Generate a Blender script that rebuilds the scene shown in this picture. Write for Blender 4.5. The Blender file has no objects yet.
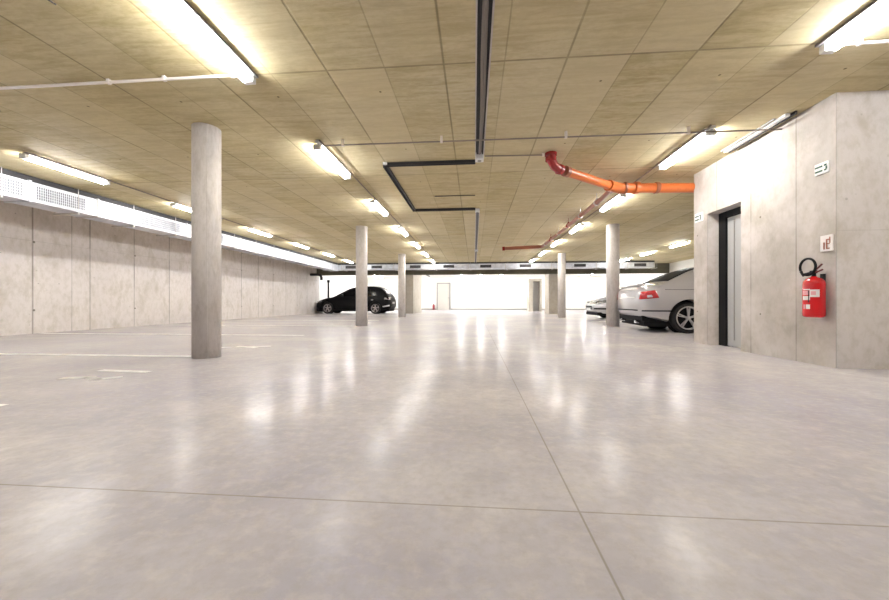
import bpy, bmesh, math, random
from mathutils import Vector, Matrix
random.seed(7)
S = bpy.context.scene
COL = S.collection
PI = math.pi

# ------------------------------------------------------------------ helpers
def link_mesh(name, bm, mat=None, parent=None, smooth=False, loc=None):
    me = bpy.data.meshes.new(name)
    bmesh.ops.recalc_face_normals(bm, faces=bm.faces)
    bm.to_mesh(me); bm.free()
    if smooth:
        for p in me.polygons: p.use_smooth = True
        try: me.set_sharp_from_angle(angle=math.radians(40))
        except Exception: pass
    o = bpy.data.objects.new(name, me)
    if mat:
        me.materials.append(mat)
    COL.objects.link(o)
    if parent: o.parent = parent
    if loc: o.location = loc
    return o

def box(bm, x0, x1, y0, y1, z0, z1, bev=0.0):
    r = bmesh.ops.create_cube(bm, size=1.0)
    vs = r['verts']
    for v in vs:
        v.co = Vector(((x0+x1)/2+v.co.x*(x1-x0), (y0+y1)/2+v.co.y*(y1-y0), (z0+z1)/2+v.co.z*(z1-z0)))
    if bev > 0:
        es = list({e for v in vs for e in v.link_edges})
        bmesh.ops.bevel(bm, geom=es, offset=bev, segments=2, affect='EDGES', profile=0.5)

def tube(bm, a, b, r, n=16, r2=None, caps=True):
    a = Vector(a); b = Vector(b); d = b-a
    q = Vector((0,0,1)).rotation_difference(d.normalized())
    m = Matrix.Translation((a+b)/2) @ q.to_matrix().to_4x4()
    bmesh.ops.create_cone(bm, cap_ends=caps, segments=n, radius1=r, radius2=r if r2 is None else r2, depth=d.length, matrix=m)

def path_tube(bm, pts, r, n=12, closed=False):
    pts = [Vector(p) for p in pts]
    rings = []
    prev = None
    N = len(pts)
    for i, p in enumerate(pts):
        if closed: t = (pts[(i+1) % N]-pts[i-1]).normalized()
        else: t = (pts[min(i+1, N-1)]-pts[max(i-1, 0)]).normalized()
        if prev is None:
            u = t.orthogonal().normalized()
        else:
            u = (prev - t*prev.dot(t)).normalized()
        prev = u
        w = t.cross(u)
        rings.append([bm.verts.new(p+(u*math.cos(2*PI*k/n)+w*math.sin(2*PI*k/n))*r) for k in range(n)])
    M = N if closed else N-1
    for i in range(M):
        A, B = rings[i], rings[(i+1) % N]
        for k in range(n):
            bm.faces.new((A[k], A[(k+1) % n], B[(k+1) % n], B[k]))
    if not closed:
        bm.faces.new(rings[0][::-1]); bm.faces.new(rings[-1])

def lathe(bm, prof, n=32, axis='z', center=(0,0,0), closed=False):
    """prof: list of (r, h)"""
    rings = []
    for r, h in prof:
        ring = []
        for k in range(n):
            a = 2*PI*k/n
            if axis == 'z': v = (r*math.cos(a), r*math.sin(a), h)
            elif axis == 'y': v = (r*math.cos(a), h, r*math.sin(a))
            else: v = (h, r*math.cos(a), r*math.sin(a))
            ring.append(bm.verts.new(Vector(v)+Vector(center)))
        rings.append(ring)
    L = len(rings)
    for i in range(L if closed else L-1):
        A, B = rings[i], rings[(i+1) % L]
        for k in range(n):
            bm.faces.new((A[k], A[(k+1) % n], B[(k+1) % n], B[k]))
    if not closed:
        bm.faces.new(rings[0]); bm.faces.new(rings[-1][::-1])

def BX(name, mat, *boxes, parent=None, bev=0.0):
    bm = bmesh.new()
    for b in boxes: box(bm, *b, bev=bev)
    return link_mesh(name, bm, mat, parent)

def struct(o):
    o['kind'] = 'structure'; return o

def tag(o, label, cat, group=None):
    o['label'] = label; o['category'] = cat
    if group: o['group'] = group
    return o

def thing(name, label, cat, loc=(0,0,0), rotz=0.0, group=None):
    o = bpy.data.objects.new(name, None); COL.objects.link(o)
    o.empty_display_size = .1
    o.location = loc; o.rotation_euler = (0,0,rotz)
    return tag(o, label, cat, group)

def dup(root, loc, label, group=None):
    r = root.copy(); COL.objects.link(r); r.location = loc
    r['label'] = label
    if group: r['group'] = group
    for ch in list(root.children):
        c = ch.copy(); COL.objects.link(c); c.parent = r
        for g in list(ch.children):
            d = g.copy(); COL.objects.link(d); d.parent = c
    return r

# ------------------------------------------------------------------ materials
def base_mat(name, col=(.8,.8,.8), rough=.5, metal=0.0, spec=.5, coat=0.0, emit=None, es=0.0):
    m = bpy.data.materials.new(name); m.use_nodes = True
    b = m.node_tree.nodes['Principled BSDF']
    b.inputs['Base Color'].default_value = (*col, 1)
    b.inputs['Roughness'].default_value = rough
    b.inputs['Metallic'].default_value = metal
    b.inputs['Specular IOR Level'].default_value = spec
    b.inputs['Coat Weight'].default_value = coat
    if emit:
        b.inputs['Emission Color'].default_value = (*emit, 1)
        b.inputs['Emission Strength'].default_value = es
    return m

class NT:
    def __init__(s, m):
        s.t = m.node_tree; s.b = s.t.nodes['Principled BSDF']
    def n(s, typ, **kw):
        x = s.t.nodes.new(typ)
        for k, v in kw.items(): setattr(x, k, v)
        return x
    def lk(s, a, b): s.t.links.new(a, b)
    def math(s, op, a, b=None, c=None):
        x = s.n('ShaderNodeMath', operation=op)
        for i, v in enumerate((a, b, c)):
            if v is None: continue
            if isinstance(v, (int, float)): x.inputs[i].default_value = v
            else: s.lk(v, x.inputs[i])
        return x.outputs[0]
    def noise(s, vec, scale, detail=4, rough=.55, dist=0.0):
        x = s.n('ShaderNodeTexNoise')
        x.inputs['Scale'].default_value = scale; x.inputs['Detail'].default_value = detail
        x.inputs['Roughness'].default_value = rough; x.inputs['Distortion'].default_value = dist
        s.lk(vec, x.inputs['Vector']); return x.outputs['Fac']
    def mapping(s, vec, scale=(1,1,1), loc=(0,0,0)):
        x = s.n('ShaderNodeMapping'); x.inputs['Scale'].default_value = scale; x.inputs['Location'].default_value = loc
        s.lk(vec, x.inputs['Vector']); return x.outputs[0]
    def rng(s, v, a, b, c=0.0, d=1.0):
        x = s.n('ShaderNodeMapRange'); x.clamp = True
        s.lk(v, x.inputs[0])
        for i, q in enumerate((a, b, c, d)): x.inputs[i+1].default_value = q
        return x.outputs[0]
    def mix(s, f, a, b, mode='MIX'):
        x = s.n('ShaderNodeMix', data_type='RGBA', blend_type=mode)
        if isinstance(f, (int, float)): x.inputs[0].default_value = f
        else: s.lk(f, x.inputs[0])
        for i, v in ((6, a), (7, b)):
            if isinstance(v, tuple): x.inputs[i].default_value = (*v, 1)
            else: s.lk(v, x.inputs[i])
        return x.outputs[2]
    def pos(s):
        g = s.n('ShaderNodeNewGeometry'); sp = s.n('ShaderNodeSeparateXYZ')
        s.lk(g.outputs['Position'], sp.inputs[0])
        return g.outputs['Position'], sp.outputs
    def line(s, p, off, sp, w):
        """mask 1 on lines at off + k*sp"""
        d = s.math('PINGPONG', s.math('SUBTRACT', p, off), sp/2)
        return s.rng(d, w*.5, w*1.4, 1, 0)
    def one(s, p, off, w):
        d = s.math('ABSOLUTE', s.math('SUBTRACT', p, off))
        return s.rng(d, w*.5, w*1.4, 1, 0)

def concrete(name, c1, c2, dark, lines, rough=.75, stretch=(1,1,1), blot=.6, holes=None, pits=True, fine=9, mott=.5, bump=.25, extra=None):
    m = base_mat(name, c1, rough, spec=.3); t = NT(m)
    P, xyz = t.pos()
    V = t.mapping(P, stretch)
    n1 = t.noise(V, blot, 6, .6, .4)
    n2 = t.noise(V, fine, 5, .65)
    n3 = t.noise(t.mapping(P, stretch, (7,3,5)), blot*3.3, 5, .7, .3)
    c = t.mix(t.rng(n1, .35, .65), c1, c2)
    c = t.mix(t.math('MULTIPLY', t.rng(n3, .5, .75), mott), c, dark)
    c = t.mix(t.math('MULTIPLY', t.rng(n2, .45, .7), mott*.5), c, dark)
    if extra: c = extra(t, P, xyz, c)
    lm = None
    for (ax, off, sp, w, st) in lines:
        L = t.line(xyz[ax], off, sp, w) if sp else t.one(xyz[ax], off, w)
        L = t.math('MULTIPLY', L, st)
        L = t.math('MULTIPLY', L, t.rng(t.noise(P, 1.7, 3), .3, .6, .35, 1.0))
        lm = L if lm is None else t.math('MAXIMUM', lm, L)
    if holes:
        (a1, o1, s1), (a2, o2, s2), r = holes
        d1 = t.math('PINGPONG', t.math('SUBTRACT', xyz[a1], o1), s1/2)
        d2 = t.math('PINGPONG', t.math('SUBTRACT', xyz[a2], o2), s2/2)
        d = t.math('SQRT', t.math('ADD', t.math('MULTIPLY', d1, d1), t.math('MULTIPLY', d2, d2)))
        hm = t.rng(d, r*.7, r*1.2, 1, 0)
        lm = hm if lm is None else t.math('MAXIMUM', lm, hm)
    if pits:
        vo = t.n('ShaderNodeTexVoronoi'); vo.inputs['Scale'].default_value = 5.5; t.lk(P, vo.inputs['Vector'])
        pm = t.math('MULTIPLY', t.rng(vo.outputs['Distance'], .05, .09, .5, 0), t.rng(t.noise(P, 1.1, 2), .5, .6))
        lm = pm if lm is None else t.math('MAXIMUM', lm, pm)
    hgt = n2
    if lm is not None:
        c = t.mix(lm, c, tuple(x*.42 for x in dark))
        hgt = t.math('SUBTRACT', t.math('MULTIPLY', n2, .3), lm)
    t.lk(c, t.b.inputs['Base Color'])
    bp = t.n('ShaderNodeBump'); bp.inputs['Strength'].default_value = bump; bp.inputs['Distance'].default_value = .01
    t.lk(hgt, bp.inputs['Height']); t.lk(bp.outputs[0], t.b.inputs['Normal'])
    return m

# ceiling: yellowish board-marked concrete with panel joints
def ceil_extra(t, P, xyz, c):
    g = t.noise(t.mapping(P, (1.2, 9, 1)), 1.6, 5, .7, .6)
    c = t.mix(t.math('MULTIPLY', t.rng(g, .44, .68), .8), c, (.34,.27,.13))
    # each formwork board has taken its own tint
    bx = t.math('FLOOR', t.math('DIVIDE', t.math('SUBTRACT', xyz[0], .26), .52))
    by = t.math('FLOOR', t.math('DIVIDE', t.math('SUBTRACT', xyz[1], 3.05), 2.6))
    cb = t.n('ShaderNodeCombineXYZ'); t.lk(bx, cb.inputs[0]); t.lk(by, cb.inputs[1])
    wn = t.n('ShaderNodeTexWhiteNoise', noise_dimensions='2D'); t.lk(cb.outputs[0], wn.inputs['Vector'])
    return t.mix(t.rng(wn.outputs['Value'], 0, 1, 0, .55), c, (.66,.575,.38))
M_ceil = concrete('ceiling_concrete', (.54,.455,.245), (.58,.515,.335), (.34,.27,.13),
    [(0,.26,.52,.006,.42),(0,.78,1.04,.009,.7),(1,3.05,2.6,.010,.7)], stretch=(1,1.8,1), blot=.55, fine=16, mott=.8,
    holes=((0,.13,1.04),(1,3.4,1.3),.012), pits=False, extra=ceil_extra)
M_wall = concrete('wall_concrete', (.68,.625,.60), (.74,.69,.665), (.48,.43,.36),
    [(1,6.54,1.09,.014,.75),(1,7.25,0,.010,.6),(2,1.9,0,.006,.25)], stretch=(1,1,.6), blot=.9, fine=12, mott=.85,
    holes=((1,6.56,2.18),(2,.48,1.4),.024))
M_core = concrete('core_concrete', (.68,.625,.60), (.74,.69,.665), (.47,.42,.34),
    [(1,4.21,.64,.010,.85),(0,3.53,1.6,.008,.5),(2,1.35,0,.004,.2)], stretch=(1,1,.7), blot=1.0, fine=14, mott=.75,
    holes=((1,4.7,1.24),(2,.5,1.2),.014), bump=.2)
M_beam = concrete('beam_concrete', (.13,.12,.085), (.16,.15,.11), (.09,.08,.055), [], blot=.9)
M_pier = concrete('pier_concrete', (.40,.36,.30), (.46,.42,.35), (.30,.26,.20), [], blot=.9)
M_colm = concrete('column_concrete', (.55,.51,.48), (.62,.58,.56), (.42,.38,.34), [], stretch=(2,2,.7), blot=1.3, fine=18, mott=.9, bump=.3)
M_white = base_mat('white_paint', (.86,.85,.80), .7, spec=.25)
t = NT(M_white); P, xyz = t.pos()
t.lk(t.mix(t.rng(t.noise(P, .5, 4), .4, .7), (.87,.86,.81), (.80,.79,.73)), t.b.inputs['Base Color'])

# floor: power-floated grey concrete, cloudy, semi polished
M_floor = base_mat('floor_concrete', (.5,.48,.46), .3, spec=.04)
t = NT(M_floor); P, xyz = t.pos()
n1 = t.noise(t.mapping(P, (.9,1.1,1)), .55, 5, .55, .3)
n2 = t.noise(t.mapping(P, (1.1,1.0,1), (3,9,0)), 1.7, 7, .62, .25)
n3 = t.noise(P, 26, 5, .7)
n4 = t.noise(t.mapping(P, (1.4,.9,1), (11,2,0)), 5.5, 6, .7, .2)
c = t.mix(t.rng(n1, .36, .64), (.49,.47,.545), (.71,.67,.64))
c = t.mix(t.math('MULTIPLY', t.rng(n2, .38, .66), .85), c, (.41,.39,.435))
c = t.mix(t.math('MULTIPLY', t.rng(n4, .42, .62), .55), c, (.49,.46,.475))
n5 = t.noise(t.mapping(P, (1,1.3,1), (2,5,0)), 13, 5, .7, .2)
c = t.mix(t.math('MULTIPLY', t.rng(n5, .48, .66), .35), c, (.70,.65,.60))
c = t.mix(t.math('MULTIPLY', t.rng(n3, .45, .68), .35), c, (.42,.38,.35))
jl = t.math('MAXIMUM', t.math('MULTIPLY', t.line(xyz[0], .325, 30.0, .0032), .8), t.math('MULTIPLY', t.line(xyz[1], 1.13, 30.0, .0032), .8))
jl = t.math('MULTIPLY', jl, t.rng(n2, .3, .6, .75, 1))
c = t.mix(jl, c, (.30,.27,.22))
t.lk(c, t.b.inputs['Base Color'])
rr = t.rng(n2, .3, .75, .18, .262)
t.lk(rr, t.b.inputs['Roughness'])
bp = t.n('ShaderNodeBump'); bp.inputs['Strength'].default_value = .12; bp.inputs['Distance'].default_value = .004
t.lk(t.math('SUBTRACT', 1.0, jl), bp.inputs['Height']); t.lk(bp.outputs[0], t.b.inputs['Normal'])

def galv(name, col, rough=.35, metal=.8):
    m = base_mat(name, col, rough, metal); t = NT(m); P, xyz = t.pos()
    n = t.noise(P, 6, 3)
    t.lk(t.mix(t.rng(n, .4, .65), col, tuple(x*.82 for x in col)), t.b.inputs['Base Color'])
    return m
M_galv = galv('galvanised_sheet', (.60,.61,.65), .42, .5)
M_galv2 = galv('galvanised_rail', (.55,.52,.50), .4, .7)
M_grille = base_mat('grille_grey', (.16,.165,.18), .5, .5)
M_darkgr = base_mat('grille_dark', (.05,.05,.055), .6)
M_blk = base_mat('black_metal', (.006,.006,.007), .6, spec=.2)
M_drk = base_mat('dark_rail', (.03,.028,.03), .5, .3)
M_cable = base_mat('cable_jacket', (.02,.02,.02), .6)
M_cgrey = base_mat('grey_cable_jacket', (.26,.23,.20), .6)
M_cond = base_mat('conduit_plastic', (.22,.18,.15), .5)
M_condw = base_mat('conduit_white', (.72,.66,.62), .4)
M_plast = base_mat('white_plastic', (.82,.82,.80), .35)
M_lamp = base_mat('tube_glow', (.9,.9,.9), .3, emit=(.98,.985,1.0), es=76.0)
M_lampb = base_mat('lamp_body', (.26,.255,.25), .4, .2)
M_orange = base_mat('orange_plastic', (.60,.15,.036), .32)
M_orangd = base_mat('brown_orange_plastic', (.28,.095,.05), .38)
M_redpipe = base_mat('dark_red_plastic', (.27,.02,.018), .25)
M_red = base_mat('extinguisher_red', (.55,.008,.012), .25, coat=.3)
M_label = base_mat('label_white', (.80,.76,.74), .5)
M_labelp = base_mat('label_pink', (.75,.35,.38), .5)
M_green = base_mat('sign_green', (.015,.075,.05), .5)
M_doorg = base_mat('door_grey', (.40,.40,.40), .5)
M_doorf = base_mat('door_beige', (.60,.57,.51), .5)
M_paint = base_mat('floor_marking', (.74,.72,.68), .45)
t = NT(M_paint); P, xyz = t.pos()
t.lk(t.mix(t.rng(t.noise(P, 9, 5, .7), .45, .7), (.86,.84,.81), (.66,.63,.60)), t.b.inputs['Base Color'])
M_base = base_mat('skirting_grey', (.30,.29,.27), .6)
def carpaint(name, col, metal, rough, coat=1.0):
    m = base_mat(name, col, rough, metal, coat=coat); m.node_tree.nodes['Principled BSDF'].inputs['Coat Roughness'].default_value = .04
    return m
M_silver = carpaint('silver_paint', (.52,.51,.52), .55, .32)
M_silver2 = carpaint('light_silver_paint', (.55,.55,.57), .6, .3)
M_black = carpaint('black_paint', (.002,.002,.003), .0, .45, .0); M_black.node_tree.nodes['Principled BSDF'].inputs['Specular IOR Level'].default_value = .18
M_glass = base_mat('tinted_glass', (.008,.010,.012), .45, spec=.06)
M_glassb = base_mat('black_tinted_glass', (.004,.004,.005), .16, spec=.15)
M_trim = base_mat('car_black_plastic', (.006,.006,.007), .7, spec=.2)
M_chrome = base_mat('chrome', (.75,.75,.76), .15, 1.0)
M_rub = base_mat('tyre_rubber', (.010,.010,.011), .75)
M_rim = base_mat('alloy_rim', (.62,.62,.64), .3, .75)
M_rimb = base_mat('alloy_rim_grey', (.46,.43,.43), .35, .6)
M_tail = base_mat('tail_lens_red', (.40,.008,.010), .2, coat=.3)
M_tailc = base_mat('lens_clear', (.72,.70,.70), .12, .2, coat=.5)
M_headl = base_mat('headlamp_glass', (.30,.31,.33), .1, .6, coat=1)
M_plate = base_mat('plate_white', (.7,.7,.68), .5)

# ------------------------------------------------------------------ room shell
H = 2.70
XL, XR, YB, YF = -9.0, 10.3, -9.0, 29.6
struct(BX('floor', M_floor, (XL-.3, XR+.3, YB-.3, YF+.3, -.2, 0)))
struct(BX('ceiling', M_ceil, (XL-.3, XR+.3, YB-.3, YF+.3, H, H+.25)))
struct(BX('wall_left', M_wall, (XL-.3, XL, YB, 20.0, 0, H)))
struct(BX('wall_left_rear', M_white, (XL-.3, XL, 20.0, YF, 0, H)))
struct(BX('wall_right', M_white, (XR, XR+.3, YB, YF, 0, H)))
struct(BX('wall_near', M_wall, (XL, XR, YB-.3, YB, 0, H)))
struct(BX('wall_far', M_white, (XL-.3, XR+.3, YF, YF+.3, 0, H)))
# stair core block with a door recess in its left face
CX, CY0, CY1 = 3.53, 3.78, 6.03
R0, R1, RD, RZ = 5.02, 5.70, 3.75, 1.985
bm = bmesh.new()
def prism(bm, pts, z0, z1):
    a = [bm.verts.new((x, y, z0)) for x, y in pts]; b = [bm.verts.new((x, y, z1)) for x, y in pts]
    n = len(pts)
    for i in range(n): bm.faces.new((a[i], a[(i+1) % n], b[(i+1) % n], b[i]))
    bm.faces.new(a[::-1]); bm.faces.new(b)
prism(bm, [(CX,CY0),(XR,CY0),(XR,CY1),(CX,CY1),(CX,R1),(RD,R1),(RD,R0),(CX,R0)], 0, RZ)
prism(bm, [(CX,CY0),(XR,CY0),(XR,CY1),(CX,CY1)], RZ, H)
struct(link_mesh('wall_core', bm, M_core))
d = struct(BX('door_1', M_doorg, (RD-.035, RD-.004, R0+.02, R1-.155, .01, RZ-.10), bev=.003))
BX('door_frame', M_blk, (RD-.06, RD-.003, R1-.15, R1-.004, 0, RZ-.004), (RD-.06, RD-.003, R0+.004, R1-.15, RZ-.09, RZ-.004), parent=d)
BX('door_leaf_trim', M_base, (RD-.04, RD-.035, R1-.30, R1-.28, .1, RZ-.15), parent=d)
# downstand beam and piers at the mouth of the far bay
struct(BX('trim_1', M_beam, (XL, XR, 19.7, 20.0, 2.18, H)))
struct(BX('ceiling_far', M_white, (XL, XR, 20.0, YF, H-.02, H)))
struct(BX('wall_pier_left', M_pier, (-3.92, -3.40, 19.72, 22.9, 0, H-.021)))
struct(BX('wall_pier_right', M_pier, (4.07, 4.60, 19.72, 20.9, 0, H-.021)))
# squat niche block by the far wall
bm = bmesh.new()
prism(bm, [(3.75,24.7),(4.02,24.7),(4.02,25.1),(4.50,25.1),(4.50,24.7),(4.62,24.7),(4.62,25.6),(3.75,25.6)], 0, 2.08)
prism(bm, [(3.75,24.7),(4.62,24.7),(4.62,25.6),(3.75,25.6)], 2.08, 2.24)
struct(link_mesh('wall_niche', bm, M_pier))
d = struct(BX('door_3', M_base, (4.05, 4.47, 25.04, 25.095, .005, 2.05)))
# skirtings
struct(BX('baseboard_far', M_base, (XL, -3.14, YF-.03, YF, 0, .10), (-1.93, XR, YF-.03, YF, 0, .10)))
# far door
d = struct(BX('door_2', M_doorf, (-3.02, -2.05, YF-.06, YF-.01, .02, 2.17), bev=.004))
BX('door_frame', M_base, (-3.12, -3.02, YF-.08, YF, 0, 2.27), (-2.05, -1.95, YF-.08, YF, 0, 2.27), (-3.02, -2.05, YF-.08, YF, 2.17, 2.27), parent=d)
BX('door_handle', M_chrome, (-2.17, -2.10, YF-.12, YF-.06, 1.0, 1.05), parent=d)

# ------------------------------------------------------------------ columns
def column(x, y, r, label):
    bm = bmesh.new(); lathe(bm, [(r, 0), (r, H)], 48)
    for f in bm.faces: f.smooth = len(f.verts) == 4
    me = bpy.data.meshes.new('concrete_column'); bmesh.ops.recalc_face_normals(bm, faces=bm.faces); bm.to_mesh(me); bm.free()
    me.materials.append(M_colm)
    o = bpy.data.objects.new('concrete_column', me); COL.objects.link(o); o.location = (x, y, 0)
    # thin pour seam strip down the shaft
    b = bmesh.new(); a = math.radians(-50)
    tube(b, (r*math.cos(a), r*math.sin(a), 0), (r*math.cos(a), r*math.sin(a), H), .004, 6)
    link_mesh('pour_seam', b, M_colm, o)
    return tag(o, label, 'column', 'round concrete columns')
for a in [(-3.15, 3.95, .148, 'thick round grey concrete column nearest the viewer, left of the aisle'),
          (-3.05, 9.45, .155, 'round concrete column in front of the black hatchback'),
          (-3.08, 15.0, .155, 'slim far round concrete column just right of the black hatchback'),
          (3.68, 9.78, .160, 'round concrete column standing at the tail of the big silver saloon'),
          (3.68, 15.3, .160, 'slim far round concrete column left of the half hidden silver car')]:
    column(*a)

# ------------------------------------------------------------------ luminaires
def luminaire(side):
    """side: +1 tube on +x side; length along +y 1.14 m; origin on the ceiling at the near end"""
    r = thing('tube_light', '', 'ceiling light')
    bm = bmesh.new()
    box(bm, -.030, .024, 0, 1.14, -.022, -.001, bev=.004)
    link_mesh('housing', bm, M_lampb, r)
    for y in (.0, 1.09):
        b = bmesh.new(); box(b, min(0, side*.10), max(0, side*.10), y, y+.05, -.080, -.015, bev=.006)
        link_mesh('lamp_holder', b, M_plast, r)
    b = bmesh.new(); lathe(b, [(.021, .045), (.021, 1.095)], 14, 'y', (side*.078, 0, -.060))
    link_mesh('fluorescent_tube', b, M_lamp, r, smooth=True)
    return r
pL, pR = luminaire(-1), luminaire(1)
usedL = usedR = False
def place_light(x, y, label, group, side):
    global usedL, usedR
    p = pL if side < 0 else pR
    if (side < 0 and not usedL) or (side > 0 and not usedR):
        p.location = (x, y, H); p['label'] = label; p['group'] = group
        if side < 0: usedL = True
        else: usedR = True
        return p
    return dup(p, (x, y, H), label, group)
rows = [(-1.97, -1, 'left aisle', 'tube lights over the left edge of the aisle'),
        (2.74, 1, 'right aisle', 'tube lights over the right edge of the aisle'),
        (-6.10, -1, 'left bay', 'tube lights over the left parking bays'),
        (7.10, 1, 'right bay', 'tube lights over the right parking bays')]
ordn = ['nearest', 'second', 'third', 'fourth', 'fifth', 'sixth', 'seventh', 'eighth', 'ninth']
labs = {
 'left aisle': ['nearest bright tube light at top left, pale conduit at its end',
   'second tube light of the left aisle row, dark crossing conduit at its end',
   'third tube light back in the row beside the dark cable tray', 'fourth tube light back in the left aisle row',
   'fifth tube light back in the left aisle row', 'sixth tube light back in the left aisle row', 'farthest tube light of the left aisle row by the far duct'],
 'right aisle': ['nearest bright tube light at the top right corner, white conduit at its end',
   'tube light on the ceiling beside the concrete stair block, above the orange pipe',
   'tube light just beyond the orange pipe junction', 'tube light beside the long thin brown pipe, nearer of the two',
   'tube light beside the long thin brown pipe near its far bend', 'sixth tube light back in the right aisle row', 'farthest tube light of the right aisle row by the far duct'],
 'left bay': ['nearest tube light over the left bays, close to the silver duct', 'tube light over the left bays half hidden by the near column',
   'tube light over the left bays just right of the near column', 'fourth tube light back over the left bays', 'fifth tube light back over the left bays',
   'farthest tube light over the left bays near the duct corner'],
 'right bay': ['tube light over the right bays hidden behind the stair block', 'tube light over the roof of the big silver saloon beside the stair block',
   'tube light over the right bays beyond the saloon', 'tube light over the right bays above the half hidden silver car', 'farthest tube light over the right bays']}
for x, side, key, grp in rows:
    L = labs[key]
    if key in ('left aisle', 'right aisle'): ys = [1.93+2.49*k for k in range(7)]
    elif key == 'left bay': ys = [4.35+2.43*k for k in range(6)]
    else: ys = [7.0, 9.7, 12.5, 14.8, 17.0][:5]
    for i, y in enumerate(ys): place_light(x, y, L[i], grp, side)
    # unseen lamps added as fill, carrying the rows on behind the viewer
    back = [-.56] if 'aisle' in key else [1.78]
    if key == 'right bay': back = [1.6, -.9]
    for y in back: place_light(x, y, 'unseen tube light continuing the rows behind the viewer, added for fill', 'unseen fill tube lights added behind the viewer', side)
for x in (-7.4, -4.9, -1.0, .4, 1.9, 5.8, 8.2):  # extra lamps added behind the beam to brighten the far bay
    for y in (20.5, 22.6, 24.7, 26.9): 
        far_l = place_light(x, y, 'tube light added on the ceiling behind the beam to brighten the far bay', 'tube lights added to brighten the far bay', 1); far_l.location.z = H-.0205

# ------------------------------------------------------------------ conduits
def conduit(name, pts, r, mat, label, clips=(), cat='conduit'):
    bm = bmesh.new(); path_tube(bm, pts, r, 10)
    o = link_mesh(name, bm, mat, smooth=True); tag(o, label, cat)
    for c in clips:
        b = bmesh.new(); box(b, c[0]-.015, c[0]+.015, c[1]-.015, c[1]+.015, min(H-.045, pts[0][2]-.016), H-.001, bev=.003)
        link_mesh('clip', b, M_condw, o)
    return o
zc = H-.028
conduit('conduit', [(-7.08,3.0,zc),(-2.02,3.0,zc)], .013, M_condw, 'pale conduit across the ceiling from the left to the nearest left tube light', [(-3.35,3.0),(-2.8,3.0),(-2.15,3.0),(-4.6,3.0)])
conduit('conduit', [(2.80,3.03,zc),(10.2,3.03,zc)], .013, M_condw, 'white conduit running right from the nearest tube light at top right', [(3.0,3.03),(3.35,3.03)])
conduit('conduit', [(-1.90,4.36,H-.068),(3.52,4.38,H-.068)], .009, M_cond, 'thin dark conduit crossing the whole aisle ceiling between both rows of tube lights', [(-1.65,4.36),(-.4,4.365),(1.1,4.37),(2.5,4.375)])
conduit('conduit', [(.15,4.95,zc),(.98,4.98,zc)], .008, M_cond, 'short thin conduit from the white tray box to the dark red pipe elbow', [(.95,4.98)])
conduit('conduit', [(-.75,6.75,zc),(.02,6.75,zc)], .008, M_drk, 'short dark conduit left of the tray beyond its white box')
for x, side, y0, y1, lab in ((-1.93, -1, 4.3, 18.2, 'thin conduit linking the tube lights of the left aisle row'),
                        (2.70, 1, 4.3, 18.2, 'thin conduit linking the tube lights of the right aisle row'),
                        (-6.06, -1, 4.3, 18.2, 'thin conduit linking the tube lights over the left bays')):
    conduit('conduit', [(x,y0,zc),(x,y1,zc)], .010, M_cond, lab)
conduit('conduit', [(-2.4,3.0,H-.02),(-2.05,1.2,H-.02)][::-1] if False else [(-3.0,1.2,H-.015),(-2.85,2.2,H-.015)], .006, M_drk, 'short thin dark conduit on the ceiling left of the nearest tube light')

# junction boxes where the conduits meet the lamps
def jbox(x, y, lab, s=.045, h=.05, grp=None):
    o = BX('junction_box', M_plast, (-s, s, -s, s, -h, -.001), bev=.008)
    o.location = (x, y, H)
    b = bmesh.new(); lathe(b, [(s*.45, -h-.006), (s*.5, -h+.002)], 16); link_mesh('cover_screw', b, M_base, o)
    return tag(o, lab, 'junction box', grp)
jbox(-1.97, 4.36, 'small junction box at the near end of the second left aisle tube light', .03, .04)
jbox(2.76, 4.38, 'small junction box where the dark conduit meets the second right aisle tube light', .03, .04)
jbox(.075, 4.93, 'white box closing the far end of the central cable tray', .058, .10)
jbox(.075, 7.85, 'white box where the cable tray bends back to run along the aisle', .05, .07)
jbox(.09, 13.9, 'small white box on the far run of the cable tray', .06, .08)
jbox(-1.30, 5.12, 'small box at the left corner of the cable tray', .03, .04)

# ------------------------------------------------------------------ cable trays
def tray(x0, x1, y0, y1, label, along, mat_edge=M_galv2, h=.055, open_=True):
    r = thing('cable_tray', label, 'cable tray')
    z0, z1 = H-h, H-.002
    if along == 'y':
        BX('side_rail', mat_edge, (x0, x0+.012, y0, y1, z0, z1), parent=r)
        BX('side_rail', mat_edge, (x1-.012, x1, y0, y1, z0, z1), parent=r)
        BX('tray_bed', M_drk, (x0+.012, x1-.012, y0, y1, z1-.012, z1-.004), parent=r)
        if open_:
            w = x1-x0
            for k, f in enumerate((.19, .30, .50, .66, .84)):
                b = bmesh.new()
                path_tube(b, [(x0+w*f+.006*math.sin(j*1.1+k), y0+(y1-y0)*j/30, z0+.026+.004*math.cos(j+k)) for j in range(31)], .010 if k != 2 else .016, 8)
                link_mesh('cable', b, M_cable if k not in (2, 3) else M_cgrey, r, smooth=True)
    else:
        BX('side_rail', mat_edge, (x0, x1, y0, y0+.012, z0, z1), parent=r)
        BX('side_rail', mat_edge, (x0, x1, y1-.012, y1, z0, z1), parent=r)
        BX('tray_bed', M_drk, (x0, x1, y0+.012, y1-.012, z1-.012, z1-.004), parent=r)
        b = bmesh.new(); path_tube(b, [(x0, (y0+y1)/2, z0+.02), (x1, (y0+y1)/2, z0+.02)], .012, 8)
        link_mesh('cable', b, M_cable, r, smooth=True)
    return r
tray(.012, .138, -8.9, 4.86, 'long open cable tray full of dark cables running down the middle of the ceiling', 'y')
tray(-1.33, .02, 5.12, 5.19, 'dark cross run of cable tray going left from the white box', 'x', M_drk, .045)
tray(-1.35, -1.28, 5.2, 7.72, 'angled looking dark cable tray run along the left, between the two cross runs', 'y', M_drk, .045, False)
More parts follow.
